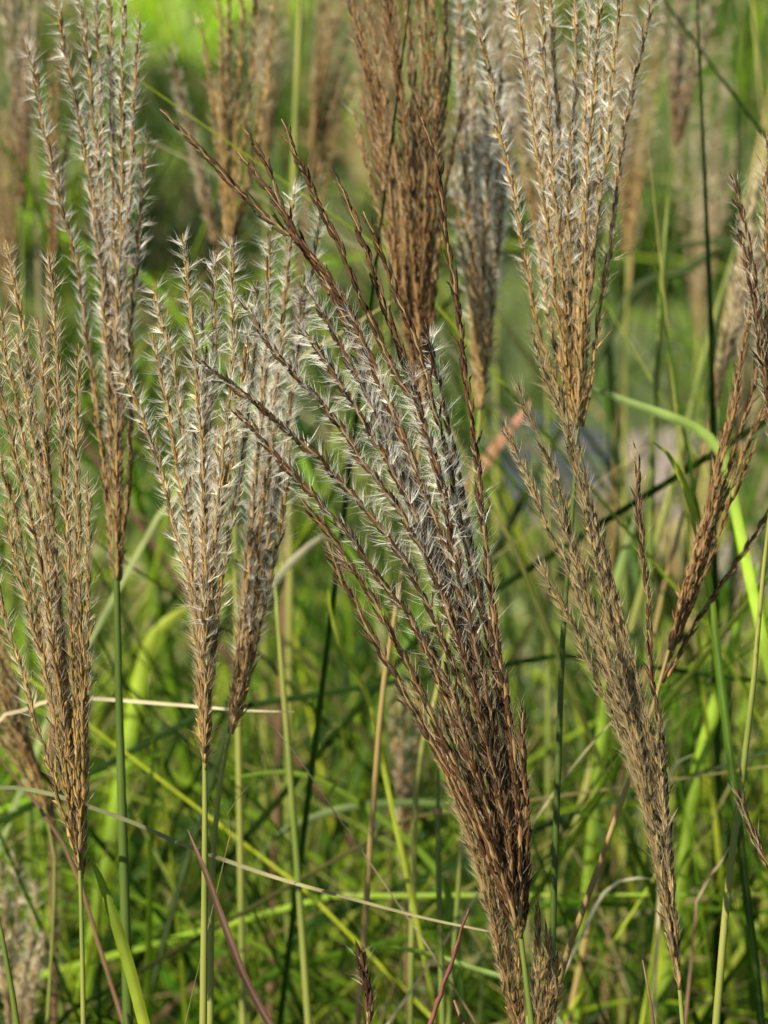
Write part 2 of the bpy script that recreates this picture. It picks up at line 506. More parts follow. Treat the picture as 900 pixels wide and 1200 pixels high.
# leftmost golden plume
plume('broad golden brown plume with many upright seed rows, beside a bright folded leaf',
      [(90, 930), (94, 1030), (96, 1100), (98, 1210)], 1.25,
      [[(6, 282), (10, 300), (18, 340), (25, 375), (31, 410), (37, 460), (47, 530), (55, 590), (66, 690), (78, 790), (88, 920), (94, 1020)],
       [(0, 365), (5, 410), (15, 450), (22, 490), (30, 530), (40, 570), (50, 620), (60, 700), (72, 800), (85, 930), (93, 1020)],
       [(60, 298), (62, 340), (64, 380), (66, 410), (68, 450), (72, 500), (74, 550), (78, 620), (83, 720), (88, 840), (94, 1000)],
       [(46, 376), (48, 420), (52, 450), (55, 490), (55, 530), (60, 590), (68, 680), (76, 790), (87, 920), (94, 1025)],
       [(91, 402), (92, 450), (91, 500), (90, 550), (91, 620), (93, 680), (95, 740), (97, 850), (97, 1000)],
       [(-12, 410), (0, 460), (8, 490), (15, 520), (24, 560), (35, 600), (45, 650), (55, 700), (66, 780), (80, 900), (92, 1000)],
       [(-15, 490), (-5, 530), (5, 560), (15, 590), (22, 625), (30, 660), (40, 700), (50, 760), (62, 840), (80, 940), (92, 1010)],
       [(6, 590), (12, 630), (22, 670), (30, 700), (40, 740), (50, 770), (58, 810), (68, 870), (82, 950), (93, 1020)],
       [(-12, 640), (0, 700), (8, 735), (20, 770), (30, 800), (38, 835), (50, 870), (68, 930), (88, 1000)],
       [(20, 390), (27, 440), (36, 500), (48, 560), (56, 620), (66, 720), (80, 850), (92, 980)],
       [(78, 430), (79, 500), (80, 570), (84, 660), (88, 760), (94, 900), (96, 1020)],
       [(104, 560), (103, 640), (103, 740), (102, 840), (100, 920), (96, 1030)]],
      fill=11, dspread=.03, stem='yellow', stem_px=10, pal='gold', hair=11, hcol='cream', open0=.3, open1=.75, hw=.00006)

# second plume
plume('pale fan shaped plume with a whitish curled tip on a straight light green stem',
      [(240, 760), (240, 880), (240, 1000), (238, 1210)], 1.245,
      [[(138, 424), (145, 440), (155, 460), (175, 510), (188, 552), (200, 600), (211, 640), (224, 690), (233, 760), (239, 860)],
       [(180, 332), (187, 370), (195, 400), (203, 430), (208, 460), (213, 500), (220, 560), (226, 640), (233, 740), (239, 870)],
       [(178, 392), (187, 430), (193, 460), (200, 500), (207, 545), (217, 600), (224, 650), (232, 750), (239, 860)],
       ([(214, 274), (217, 300), (220, 330), (225, 380), (228, 410), (232, 460), (236, 510), (238, 580), (239, 700), (240, 850)], W(hair=16)),
       [(251, 300), (252, 340), (252, 380), (252, 410), (247, 460), (243, 510), (241, 600), (240, 720), (240, 870)],
       [(271, 280), (273, 320), (273, 360), (274, 400), (270, 450), (263, 520), (254, 600), (247, 700), (242, 830)],
       [(291, 385), (287, 430), (280, 480), (272, 530), (262, 590), (254, 640), (249, 700), (244, 800), (240, 880)],
       [(236, 370), (239, 440), (240, 520), (241, 620), (241, 760), (240, 860)],
       [(300, 330), (298, 400), (290, 480), (281, 560), (268, 630), (256, 700), (246, 800), (241, 880)]],
      fill=9, stretch=(650, 22), dspread=.025, stem='yellow', stem_px=12, pal='gold', hair=18, open0=.5, open1=1., hw=.00005)

# plume behind it to the right
plume('golden plume half hidden behind the pale fan shaped plume, stems almost touching',
      [(285, 740), (270, 850), (262, 890), (253, 960), (248, 1040), (246, 1210)], 1.31,
      [[(345, 218), (342, 250), (338, 300), (335, 340), (330, 400), (318, 480), (305, 580), (290, 700), (276, 800), (268, 860)],
       [(318, 258), (316, 300), (315, 340), (312, 400), (305, 500), (295, 610), (283, 720), (272, 840)],
       [(377, 242), (371, 290), (362, 340), (352, 400), (340, 480), (326, 580), (308, 680), (288, 780), (271, 860)],
       [(356, 322), (353, 380), (346, 430), (336, 500), (320, 600), (302, 700), (284, 800), (272, 860)],
       [(315, 395), (308, 460), (300, 540), (290, 640), (280, 760), (270, 850)],
       [(342, 520), (335, 580), (325, 640), (310, 710), (292, 790), (274, 855)],
       [(330, 420), (322, 490), (311, 570), (300, 660), (286, 760), (270, 855)]],
      fill=9, dspread=.025, stem='yellow', stem_px=11, pal='brown', hair=17, open0=.45, open1=1., hw=.00005)

# the big leaning plume in the middle
DK = dict(open0=.5, open1=1.05, dens0=.1)
plume('big dark brown fanned plume, strongly leaning, with silvery tufts and bare dark tips',
      [(598, 960), (606, 1060), (612, 1110), (618, 1160), (625, 1215)], 1.225,
      [([(188, 128), (212, 153), (235, 176), (277, 220), (300, 243), (330, 268), (357, 290), (383, 322), (410, 365), (425, 400), (443, 443), (460, 483), (480, 530), (497, 573), (520, 640), (545, 730), (570, 830), (590, 940), (604, 1060)], W(bare=.27, dz=.02)),
       ([(286, 152), (300, 173), (317, 203), (330, 243), (355, 288), (375, 318), (397, 360), (420, 400), (440, 450), (470, 520), (500, 600), (530, 700), (560, 810), (590, 950), (605, 1060)], W(bare=.27, dz=.028)),
       ([(278, 178), (297, 200), (313, 224), (335, 252), (360, 296), (388, 345), (413, 400), (440, 470), (480, 560), (515, 660), (550, 780), (580, 900), (604, 1060)], W(bare=.27, dz=.035)),
       ([(330, 140), (345, 180), (357, 205), (365, 222), (378, 250), (393, 278), (410, 320), (425, 355), (447, 400), (463, 437), (480, 463), (497, 507), (513, 550), (530, 620), (552, 720), (578, 850), (600, 1000), (606, 1070)], W(bare=.3, dz=.01)),
       ([(390, 198), (405, 230), (420, 270), (432, 300), (440, 330), (452, 365), (465, 400), (478, 440), (495, 490), (512, 550), (535, 640), (560, 750), (588, 900), (606, 1060)], W(bare=.28, dz=.03)),
       ([(426, 248), (440, 280), (452, 310), (462, 340), (475, 370), (487, 400), (500, 443), (510, 483), (523, 533), (533, 587), (547, 647), (565, 720), (585, 810), (602, 920), (610, 1060)], W(bare=.27, dz=.0, hair=24)),
       ([(283, 352), (296, 372), (313, 400), (343, 437), (373, 470), (400, 503), (423, 537), (447, 570), (473, 607), (497, 650), (522, 710), (550, 790), (580, 900), (600, 1010), (606, 1070)], W(dz=-.022, thick=1.15, hair=15)),
       ([(230, 417), (262, 445), (300, 473), (327, 497), (370, 533), (397, 563), (423, 590), (447, 620), (467, 647), (483, 673), (510, 730), (543, 815), (575, 920), (600, 1040)], W(dz=-.03, thick=1.15, hair=12)),
       ([(272, 478), (300, 507), (330, 543), (363, 577), (393, 610), (417, 640), (443, 677), (467, 707), (487, 737), (515, 800), (548, 890), (580, 980), (604, 1070)], W(dz=-.02, thick=1.15, hair=7)),
       ([(355, 588), (383, 623), (407, 657), (427, 687), (447, 720), (463, 750), (483, 790), (512, 850), (548, 930), (585, 1020), (606, 1085)], W(dz=-.015, hair=7, open1=.5, open0=.2, hcol='tan')),
       ([(384, 636), (392, 660), (400, 680), (415, 705), (430, 735), (450, 770), (468, 800), (500, 860), (540, 935), (582, 1030), (604, 1090)], W(dz=-.005, hair=6, open1=.4, open0=.2, hcol='tan')),
       ([(355, 388), (380, 420), (397, 447), (427, 497), (450, 533), (467, 567), (487, 607), (515, 680), (545, 780), (578, 900), (603, 1040)], W(dz=-.005, hair=20)),
       ([(362, 338), (380, 372), (397, 400), (413, 433), (433, 467), (447, 503), (470, 560), (500, 630), (535, 740), (570, 860), (600, 1000)], W(dz=.01, hair=18)),
       ([(494, 138), (502, 160), (513, 193), (517, 233), (527, 300), (537, 367), (543, 420), (550, 475), (558, 533), (565, 600), (573, 680), (580, 740), (590, 800), (602, 880), (610, 1000), (610, 1080)], W(dz=-.02, bare=.62, hair=6)),
       ([(612, 826), (612, 870), (614, 910), (617, 980), (615, 1060), (610, 1100)], W(dz=-.012, hair=6, open1=.4, open0=.2, hcol='tan')),
       ([(502, 390), (512, 440), (525, 500), (540, 570), (552, 640), (570, 730), (590, 830), (606, 940), (612, 1070)], W(dz=.012, hair=15)),
       ([(480, 430), (495, 490), (515, 560), (530, 640), (553, 740), (580, 860), (604, 1010)], W(dz=-.012, hair=14)),
       ([(575, 700), (585, 770), (598, 850), (612, 930), (618, 1020), (611, 1090)], W(dz=0., hair=8, open1=.5, open0=.2, hcol='tan')),
       ([(540, 760), (560, 830), (580, 910), (598, 1000), (607, 1080)], W(dz=-.012, hair=8, open1=.4, open0=.2, hcol='tan')),
       ([(520, 780), (545, 860), (575, 960), (600, 1060)], W(dz=-.016, hair=8, open1=.4, open0=.2, hcol='tan'))],
      fill=16, fillc=(7, 11), fillkw=dict(hair=14, hcol='tan', open0=.22, open1=.35, dens0=.8, hlen=.0075), dspread=.022, stem='green', stem_px=12, pal='dark', hair=15, hw=.00005, hlen=.0085, thick=1.2, whigh=.1, front=-.006, **DK)

# companion plume low behind the big one
plume('shaggy brown plume tucked below and behind the big dark fanned plume',
      [(618, 1190), (625, 1270)], 1.25,
      [[(480, 800), (500, 850), (530, 930), (560, 1020), (580, 1100), (600, 1190), (622, 1270)],
       [(505, 830), (535, 910), (562, 990), (580, 1070), (600, 1170), (622, 1270)],
       [(550, 900), (570, 990), (585, 1080), (603, 1180), (624, 1270)],
       [(590, 900), (598, 1000), (602, 1080), (610, 1180), (624, 1270)],
       [(640, 1085), (642, 1120), (640, 1170), (632, 1230), (626, 1270)],
       [(652, 1120), (652, 1160), (646, 1210), (630, 1270)],
       [(628, 1060), (632, 1120), (630, 1190), (626, 1270)]],
      fill=12, dspread=.02, pal='brown', hair=13, hcol='tan', open0=.4, open1=.45, hw=.000055)

# right-hand greyish plume
plume('dense straw grey leaning plume with black tipped husks and one loose seed row',
      [(780, 1010), (790, 1100), (796, 1150), (801, 1215)], 1.215,
      [[(605, 450), (612, 472), (620, 490), (637, 523), (650, 557), (660, 590), (670, 627), (690, 700), (715, 790), (745, 890), (770, 990), (790, 1100)],
       [(588, 496), (600, 520), (617, 557), (630, 590), (643, 620), (660, 653), (677, 700), (700, 770), (730, 850), (760, 950), (788, 1080)],
       ([(622, 385), (632, 420), (643, 453), (660, 490), (670, 533), (680, 573), (690, 617), (705, 690), (725, 770), (745, 850), (767, 950), (790, 1080)], W(dz=-.015)),
       [(633, 658), (642, 682), (653, 700), (673, 737), (687, 770), (705, 810), (728, 865), (757, 950), (788, 1080)],
       ([(747, 522), (747, 550), (748, 580), (752, 633), (757, 683), (760, 733), (765, 800), (773, 850), (778, 900), (782, 950), (786, 1020), (793, 1110)], W(dz=-.01, hair=4, open1=.4, pal='dark')),
       [(655, 455), (665, 500), (680, 560), (696, 630), (712, 700), (735, 800), (757, 890), (778, 1000), (792, 1100)],
       [(668, 500), (684, 560), (702, 640), (722, 720), (742, 800), (762, 890), (780, 990), (792, 1100)],
       [(640, 560), (662, 620), (685, 690), (710, 770), (738, 860), (765, 960), (790, 1090)],
       [(690, 590), (712, 660), (730, 730), (750, 810), (768, 890), (783, 980), (794, 1110)],
       [(672, 650), (690, 720), (712, 790), (738, 870), (764, 960), (790, 1080)],
       [(705, 740), (728, 810), (750, 880), (770, 960), (790, 1070)],
       [(765, 850), (775, 920), (783, 990), (790, 1060), (796, 1130)]],
      fill=12, stretch=(900, 30), dspread=.016, stem='yellow', stem_px=10, pal='straw', hair=11, hcol='tan', open0=.28, open1=.42, hw=.000055)

# brown plume at the top centre
plume('upright reddish brown plume with bare tight seed rows, behind the big dark fanned plume',
      [(500, 400), (492, 520), (470, 680), (450, 800), (437, 950), (425, 1120), (418, 1215)], 1.40,
      [[(402, -30), (407, 0), (420, 35), (428, 65), (437, 100), (445, 130), (450, 165), (456, 220), (460, 270), (466, 320), (482, 385), (498, 430)],
       [(424, -40), (430, 0), (437, 40), (442, 75), (450, 120), (458, 160), (465, 200), (472, 260), (480, 330), (498, 425)],
       [(440, -50), (447, 0), (455, 50), (465, 100), (472, 150), (475, 200), (480, 280), (498, 420)],
       [(455, -60), (460, 0), (465, 60), (472, 130), (480, 220), (486, 310), (498, 430)],
       [(489, -70), (490, 0), (495, 60), (493, 120), (492, 180), (490, 240), (490, 320), (498, 430)],
       [(472, -60), (475, 0), (480, 60), (482, 110), (486, 200), (490, 300), (498, 420)],
       [(506, -60), (507, 0), (510, 80), (508, 120), (505, 160), (503, 220), (500, 320), (499, 430)],
       [(556, 55), (550, 90), (545, 115), (537, 150), (528, 190), (521, 230), (513, 290), (506, 350), (500, 420)],
       ([(413, 128), (420, 150), (428, 185), (437, 220), (447, 260), (470, 330), (495, 410)], W(hair=5)),
       [(523, -40), (522, 20), (519, 90), (514, 170), (509, 260), (502, 380)],
       [(498, -40), (501, 60), (500, 140), (498, 240), (498, 360), (499, 430)]],
      fill=20, fillc=(0, 5), stretch=(250, 50), dspread=.035, thick=.9, stem='ochre', stem_px=9, pal='red', hair=4, hcol='tan', open0=.2, open1=.35, hw=.00007)

# pale plume right behind it
plume('pale soft narrow plume between the upright reddish plume and the bristly golden plume',
      [(563, 440), (562, 490), (548, 620), (520, 780), (490, 900), (484, 1050), (480, 1215)], 1.47,
      [[(535, 205), (538, 260), (543, 300), (550, 350), (557, 420), (562, 480)],
       [(548, 120), (555, 165), (558, 200), (558, 260), (559, 320), (561, 400), (562, 480)],
       [(562, -30), (567, 40), (570, 120), (572, 200), (568, 270), (565, 350), (563, 480)],
       [(592, -40), (588, 40), (585, 130), (583, 220), (576, 310), (570, 390), (563, 480)],
       [(540, -40), (538, 40), (540, 120), (545, 210), (552, 310), (560, 440)],
       [(600, 120), (592, 200), (585, 290), (575, 380), (564, 480)]],
      fill=12, fillc=(0, 6), dspread=.03, stem='yellow', stem_px=9, pal='gold', hair=14, hcol='white', open0=.5, open1=.95, hw=.00008, dens0=.8)

# tall golden plume, upper right
plume('tall golden plume of widely spaced seed rows with silvery side bristles',
      [(680, 430), (677, 510), (668, 640), (660, 740), (654, 900), (648, 1080), (645, 1215)], 1.29,
      [[(556, 10), (562, 40), (567, 62), (577, 100), (587, 160), (597, 200), (606, 250), (617, 310), (630, 383), (648, 440), (668, 500)],
       [(597, -40), (603, 0), (613, 60), (620, 110), (630, 180), (640, 260), (650, 340), (660, 410), (674, 500)],
       [(643, -60), (645, 0), (650, 80), (655, 140), (660, 220), (662, 300), (668, 400), (676, 500)],
       [(672, -60), (673, 0), (675, 80), (673, 140), (672, 220), (671, 300), (672, 400), (677, 500)],
       [(709, -50), (704, 0), (698, 70), (695, 120), (690, 190), (686, 280), (682, 400), (678, 500)],
       [(735, -60), (727, 0), (720, 60), (715, 130), (708, 190), (700, 260), (692, 330), (686, 410), (679, 500)],
       [(772, -30), (765, 0), (750, 60), (740, 110), (730, 160), (722, 220), (715, 290), (705, 350), (697, 410), (683, 500)],
       [(690, -60), (690, 40), (686, 150), (681, 260), (678, 380), (677, 490)],
       [(628, -60), (634, 20), (642, 120), (650, 230), (660, 340), (673, 480)]],
      fill=8, dspread=.035, stem='deep', stem_px=10, pal='gold', hair=15, hcol='white', open0=.45, open1=.95, hw=.00005, fillc=(2, 8))

# reddish right plume on an ochre culm
plume('narrow rusty red plume on a slanting ochre stem',
      [(800, 700), (783, 765), (762, 840), (735, 920), (700, 1020), (662, 1125), (635, 1215)], 1.31,
      [[(884, 340), (873, 400), (857, 477), (840, 543), (830, 590), (813, 650), (797, 707), (784, 762)],
       [(898, 370), (890, 410), (880, 467), (863, 517), (847, 577), (830, 640), (808, 700), (786, 760)],
       [(915, 440), (898, 475), (877, 517), (857, 567), (840, 607), (820, 670), (788, 760)],
       ([(925, 570), (900, 605), (877, 640), (847, 683), (820, 723), (800, 757), (777, 800)], W(dz=.03)),
       [(868, 440), (853, 510), (838, 570), (822, 640), (800, 710), (785, 762)]],
      fill=3, dspread=.018, stem='ochre', stem_px=10, pal='red', hair=3, hcol='tan', open0=.15, open1=.25, hw=.00007)

# right edge plume, on the tall yellow-green culm
plume('partly seen dark plume on a long straight yellow green stem, beside the rusty plume',
      [(912, 540), (900, 620), (890, 720), (883, 800), (867, 933), (853, 1040), (840, 1190), (838, 1215)], 1.27,
      [[(858, 205), (866, 235), (873, 265), (880, 300), (887, 340), (893, 390), (902, 460), (910, 540)],
       [(862, 250), (872, 300), (882, 350), (890, 400), (902, 480), (911, 560)],
       ([(900, 160), (898, 260), (900, 380), (906, 480), (911, 560)], W(hair=12, pal='brown')),
       [(930, 180), (922, 300), (916, 420), (912, 560)]],
      fill=3, dspread=.02, stem='yellow', stem_px=11, pal='dark', hair=6, hcol='cream', open0=.3, open1=.7, hw=.00006)

plume('single dark seed row poking out beside the long straight yellow green stem',
      [(935, 1080), (950, 1220)], 1.24,
      [[(864, 928), (871, 948), (878, 965), (888, 990), (903, 1018), (935, 1080)],
       [(960, 940), (950, 1010), (940, 1090)]],
      fill=0, dspread=.01, pal='dark', hair=4, hcol='cream', open0=.2, open1=.4)

plume('lone short thick dark seed tip standing up below the long straw coloured leaf',
      [(433, 1260), (434, 1300)], 1.21,
      [[(420, 1110), (426, 1135), (429, 1160), (431, 1200), (433, 1270)]],
      fill=0, dspread=.003, stem_px=8, pal='dark', hair=5, hcol='cream', open0=.2, open1=.7, thick=1.5)

# ---- blurred plumes further back
BK = dict(hw=.00011, node=.0045)
plume('blurred dark brown upright plume behind the tall narrow pale plume', [(25, 200), (27, 330), (30, 600), (33, 900)], 1.75,
      [[(2, -60), (8, 20), (17, 120), (25, 240)], [(22, -80), (24, 20), (25, 120), (26, 250)], [(48, -60), (42, 30), (34, 130), (27, 250)],
       [(12, -60), (18, 60), (25, 230)], [(35, -70), (33, 60), (28, 230)]], fill=6, dspread=.03, stem='green', stem_px=8, pal='dark', hair=6, hcol='cream', **BK)
plume('blurred slim rusty brown plume just behind the tall narrow pale plume', [(58, 300), (55, 420), (58, 700)], 1.6,
      [[(72, 40), (68, 120), (63, 210), (58, 320)], [(60, 60), (60, 180), (58, 330)], [(80, 150), (70, 240), (59, 340)]],
      fill=4, dspread=.02, stem='brown', stem_px=9, pal='red', hair=3, hcol='tan', **BK)
plume('slightly blurred upright golden plume between the tall pale plume and the reddish plume', [(268, 270), (270, 330), (275, 600), (280, 900)], 1.55,
      [[(250, -60), (258, 20), (262, 120), (265, 280)], [(268, -60), (268, 60), (266, 160), (266, 290)], [(285, -60), (282, 60), (275, 170), (268, 290)],
       [(300, -50), (297, 50), (287, 150), (270, 290)], [(322, -40), (316, 60), (305, 160), (290, 220), (272, 300)], [(232, 20), (245, 90), (256, 180), (266, 290)]],
      fill=7, dspread=.03, stem='yellow', stem_px=8, pal='gold', hair=5, hcol='tan', **BK)
plume('blurred thin dark plume of few rows leaning away from the blurred golden plume', [(262, 300), (270, 420), (280, 800)], 1.7,
      [[(198, 55), (212, 110), (228, 170), (248, 250), (262, 320)], [(206, 100), (225, 180), (245, 260), (262, 320)]],
      fill=3, dspread=.02, stem='green', stem_px=7, pal='dark', hair=6, hcol='cream', **BK)
plume('broad blurred leaning brown plume close beside the upright reddish plume', [(372, 140), (362, 220), (345, 420), (330, 800)], 1.85,
      [[(428, -60), (405, 0), (385, 70), (368, 150)], [(400, -70), (385, 10), (372, 90), (365, 170)], [(445, -30), (420, 20), (393, 90), (368, 170)],
       [(415, -70), (395, 0), (378, 80), (366, 160)], [(416, 90), (400, 140), (388, 190), (372, 260)], [(380, -50), (374, 30), (368, 110), (364, 180)]],
      fill=9, dspread=.03, stem='brown', stem_px=9, pal='brown', hair=9, hcol='tan', **BK)
plume('blurred grey plume on a dark green stem beside the bristly golden plume', [(795, 150), (785, 230), (772, 420), (760, 620), (757, 800)], 1.8,
      [[(770, -70), (778, 10), (785, 90), (790, 170)], [(795, -80), (796, 10), (793, 100), (789, 190)], [(828, -60), (818, 20), (806, 90), (792, 170)],
       [(842, -20), (828, 40), (812, 100), (795, 170)]], fill=7, dspread=.03, stem='green', stem_px=9, pal='dark', hair=10, hcol='cream', open0=.5, open1=.9, **BK)
plume('very blurred creamy white plume far behind, near the level dark leaves', [(820, 380), (815, 450), (800, 700)], 2.3,
      [[(795, 140), (798, 230), (808, 320), (818, 400)], [(815, 120), (815, 220), (816, 320), (818, 400)], [(850, 100), (838, 200), (826, 300), (819, 400)],
       [(866, 150), (850, 240), (832, 330), (820, 400)], [(830, 90), (828, 200), (822, 310), (818, 400)], [(858, 30), (852, 60), (845, 120), (835, 200)]],
      fill=9, dspread=.05, stem='yellow', stem_px=8, pal='cream', hair=10, hcol='cream', open0=.5, open1=.9, hw=.00014, node=.006)
plume('blurred pale cream plume on a thin straw stem crossing behind the rusty plume', [(838, 440), (825, 520), (810, 570), (785, 660), (767, 740), (740, 860)], 1.6,
      [[(893, 190), (882, 260), (868, 340), (850, 420), (835, 480)], [(880, 200), (872, 280), (858, 360), (842, 440), (834, 485)], [(900, 230), (890, 300), (872, 370), (848, 440), (833, 490)]],
      fill=5, dspread=.02, stem='ochre', stem_px=8, pal='cream', hair=8, hcol='cream', open0=.4, open1=.8, **BK)
plume('faint brownish slim plume low in the grass beside the big dark fanned plume', [(472, 960), (475, 1040), (478, 1210)], 1.65,
      [[(458, 800), (463, 870), (470, 960), (474, 1020)], [(474, 790), (473, 880), (474, 1000)], [(488, 830), (483, 900), (475, 1010)]],
      fill=4, dspread=.02, stem='brown', stem_px=7, pal='brown', hair=6, hcol='cream', **BK)
plume('blurred brown leaning plume behind the foot of the broad golden brown plume', [(30, 900), (58, 965), (64, 1040), (55, 1210)], 1.45,
      [[(-40, 720), (-15, 780), (10, 840), (35, 900), (55, 950)], [(-30, 690), (0, 770), (22, 840), (45, 910), (57, 955)], [(0, 740), (15, 800), (35, 870), (55, 945)],
       [(-50, 790), (-20, 840), (10, 880), (50, 945)]],
      fill=5, dspread=.02, stem='yellow', stem_px=6, pal='brown', hair=6, hcol='tan', hw=.00008)
plume('blurred pale woolly plume low in the grass below the broad golden plume', [(18, 1180), (20, 1260)], 1.55,
      [[(0, 1010), (6, 1080), (14, 1150), (20, 1240)], [(18, 1000), (20, 1080), (20, 1150), (20, 1240)], [(42, 1030), (36, 1100), (28, 1170), (21, 1240)], [(55, 1090), (42, 1150), (24, 1240)], [(-20, 1050), (0, 1140), (16, 1230)]],
      fill=5, dspread=.03, pal='cream', hair=10, hcol='cream', open0=.5, open1=.9, **BK)

def far_plume(label, x, y0, y1, D, lean, spread, n, pal, hcol, stem='yellow', hair=7):
    rs = []
    for k in range(n):
        u = (k + .5) / n * 2 - 1
        tx = x + lean + u * spread + rng.normal(0, 4); ty = y0 + abs(u) * (y1 - y0) * .12 + rng.uniform(0, .2) * (y1 - y0)
        rs.append([(tx, ty), (x + lean * .65 + u * spread * .8, ty + (y1 - ty) * .35), (x + lean * .3 + u * spread * .42, ty + (y1 - ty) * .7), (x, y1)])
    return plume(label, [(x + lean * .12, y1 - 30), (x, y1 + 40), (x - lean * .25, y1 + 260), (x - lean * .3, y1 + 500)], D, rs, fill=n // 2, fillc=(0, 5), dspread=.03, stem=stem, stem_px=7,
                 pal=pal, hair=hair, hcol=hcol, open0=.4, open1=.85, **BK)


far_plume('blurred tan plume seen through the gaps of the bristly golden plume', 640, -40, 330, 1.75, -8, 42, 8, 'brown', 'cream')
far_plume('blurred greyish plume between the bristly golden plume and the pale soft plume', 585, -90, 250, 2.0, 14, 36, 7, 'brown', 'cream')
far_plume('blurred golden plume behind the broad side of the bristly golden plume', 735, -60, 300, 1.9, 12, 34, 7, 'gold', 'cream')
far_plume('small blurred cream plume beside the very blurred creamy plume', 868, 250, 520, 2.1, 16, 24, 6, 'cream', 'cream')
far_plume('blurred brown plume peeping out behind the reddish plume and the leaning brown one', 452, -80, 240, 1.8, -14, 34, 7, 'red', 'tan')
far_plume('blurred pale plume just behind the slightly blurred golden plume', 312, -90, 200, 2.0, 6, 26, 6, 'brown', 'cream')
far_plume('blurred brown plume behind the broad golden plume, high above its tips', 10, 60, 380, 2.0, -6, 22, 6, 'brown', 'tan')

# ------------------------------------------------------------------ blades and stalks picked out one by one
PALB = {'green': (.054, .122, .007), 'bright': (.20, .32, .02), 'dark': (.016, .042, .005), 'lime': (.33, .40, .03),
        'straw': (.46, .38, .23), 'pale': (.52, .47, .34), 'brown': (.20, .11, .08), 'purple': (.15, .07, .065), 'pink': (.58, .24, .19), 'sage': (.19, .25, .11)}


def blade_data(P, w, fold=.35, twist=0., c1=None, c2=None, roll=0., vis=0.):
    """folded leaf blade along P (root -> tip); w widths along it"""
    n = len(P)
    T = unit(np.gradient(P, axis=0))
    S = unit(np.cross(T, FWD)); N = np.cross(S, T)
    a = roll + twist * np.linspace(0, 1, n)
    S, N = S * np.cos(a)[:, None] + N * np.sin(a)[:, None], N * np.cos(a)[:, None] - S * np.sin(a)[:, None]
    h = (w / 2)[:, None]
    V = np.stack([P - S * h + N * h * fold, P - S * h * .5 + N * h * fold * .35, P, P + S * h * .5 + N * h * fold * .35, P + S * h + N * h * fold], 1)
    i = np.arange(n - 1)[:, None] * 5 + np.arange(4)[None]
    F = np.stack([i, i + 1, i + 6, i + 5], -1).reshape(-1, 4)
    t = np.clip((np.linspace(0, 1, n) - vis) / (1 - vis), 0, 1)[:, None, None]
    C = np.broadcast_to(c1 * (1 - t) + c2 * t, (n, 5, 3)).copy()
    C[:, 2] = C[:, 2] * .7 + np.array([.30, .33, .14]) * .3
    C *= rng.normal(1, .06, (n, 1, 1)) * np.interp(np.arange(n), np.linspace(0, n, 26), rng.lognormal(0, .26, 26))[:, None, None]
    return V.reshape(-1, 3), F, C.reshape(-1, 3)


def px_blade(label, pts, D, wpx, c='green', c2=None, dz=0., twist=0., fold=.35, group=None, ground=True, lean=(0, 0), name='grass_leaf', roll=0., tip=.12, cat='grass leaf'):
    """pts: pixels root -> tip; the root end is carried on down to the soil"""
    t = np.linspace(0, 1, len(pts))
    P = np.array([at(x, y, D + dz * k) for (x, y), k in zip(pts, t)])
    if ground:
        P = np.vstack([to_ground(P[0], P[1])[::-1], P])
    vis = 1 - length(P[-len(pts):]) / length(P)
    n = max(24, int(length(P) / .008))
    P = spline(P, n)
    w = wpx * D / FPX * np.interp(np.linspace(0, 1, n), [0, vis, vis + (1 - vis) * .55, vis + (1 - vis) * .85, 1], [.8, 1, 1, .7, tip])
    V, F, C = blade_data(P, w, fold, twist, np.array(PALB[c]), np.array(PALB[c2 or c]), roll, vis)
    o = mesh_obj(name, V, F, M_LEAF, None, C, smooth=True)
    return tag(o, label, cat, group)


def px_stalk(label, pts, D, wpx, mat, group=None, nodes=(), rough=0.):
    """pts: pixels bottom -> top"""
    P = np.array([at(x, y, D) for x, y in pts])
    P = np.vstack([to_ground(P[0], P[1])[::-1], P])
    n = max(20, int(length(P) / .02)); P = spline(P, n)
    root = empty('grass_stalk', P[0] * np.array([1, 1, 0]))
    tag(root, label, 'grass stalk', group)
    r = wpx * D / FPX / 2
    if rough:
        n = int(length(P) / .003); P = spline(P, n); P[1:] += rng.normal(0, r * rough, (n - 1, 3))
    V, F = tube_data(P, r * np.interp(np.linspace(0, 1, n), [0, .8, .97, 1], [1.2, 1, .75, .3]) * (1 + rough * rng.normal(0, 1, n)), 10)
    mesh_obj('culm', V, F, M_STEM[mat], root, smooth=True)
    for (x, y) in nodes:
        c = at(x, y, D); d = unit(P[-1] - P[-4])
        ts = np.linspace(-1, 1, 6)
        V, F = tube_data(c + d * ts[:, None] * r * 1.1, r * (1.06 + .28 * (1 - ts ** 2)), 10)
        mesh_obj('stem_node', V, F, M_STEM['ochre'], root, smooth=True)
    return root


px_blade('bright green folded leaf with a pale midrib at the broad golden plume foot', [(172, 1215), (150, 1130), (128, 1060), (113, 1020), (104, 1003)], 1.26, 14, 'lime', 'bright', fold=.6)
px_blade('long straw coloured dead leaf sloping down across the clump to the dark plume', [(-90, 960), (-40, 930), (0, 922), (52, 928), (105, 945), (160, 965), (200, 983), (260, 1006), (330, 1030), (420, 1055), (500, 1076), (572, 1091)], 1.30, 6, 'sage', 'straw', fold=.3, twist=.8, tip=.45)
px_blade('thin bleached leaf lying level behind the thick dark green stem', [(-30, 880), (20, 835), (70, 818), (115, 818), (170, 822), (230, 827), (290, 832), (345, 834)], 1.37, 7, 'straw', 'pale', twist=1.0)
px_blade('grey straw leaf slanting steeply past the thin ochre stem', [(575, 1230), (500, 1110), (455, 1045), (425, 1000), (390, 950), (350, 890), (318, 850), (285, 828)], 1.36, 8, 'brown', 'pale', twist=1.5, tip=.3)
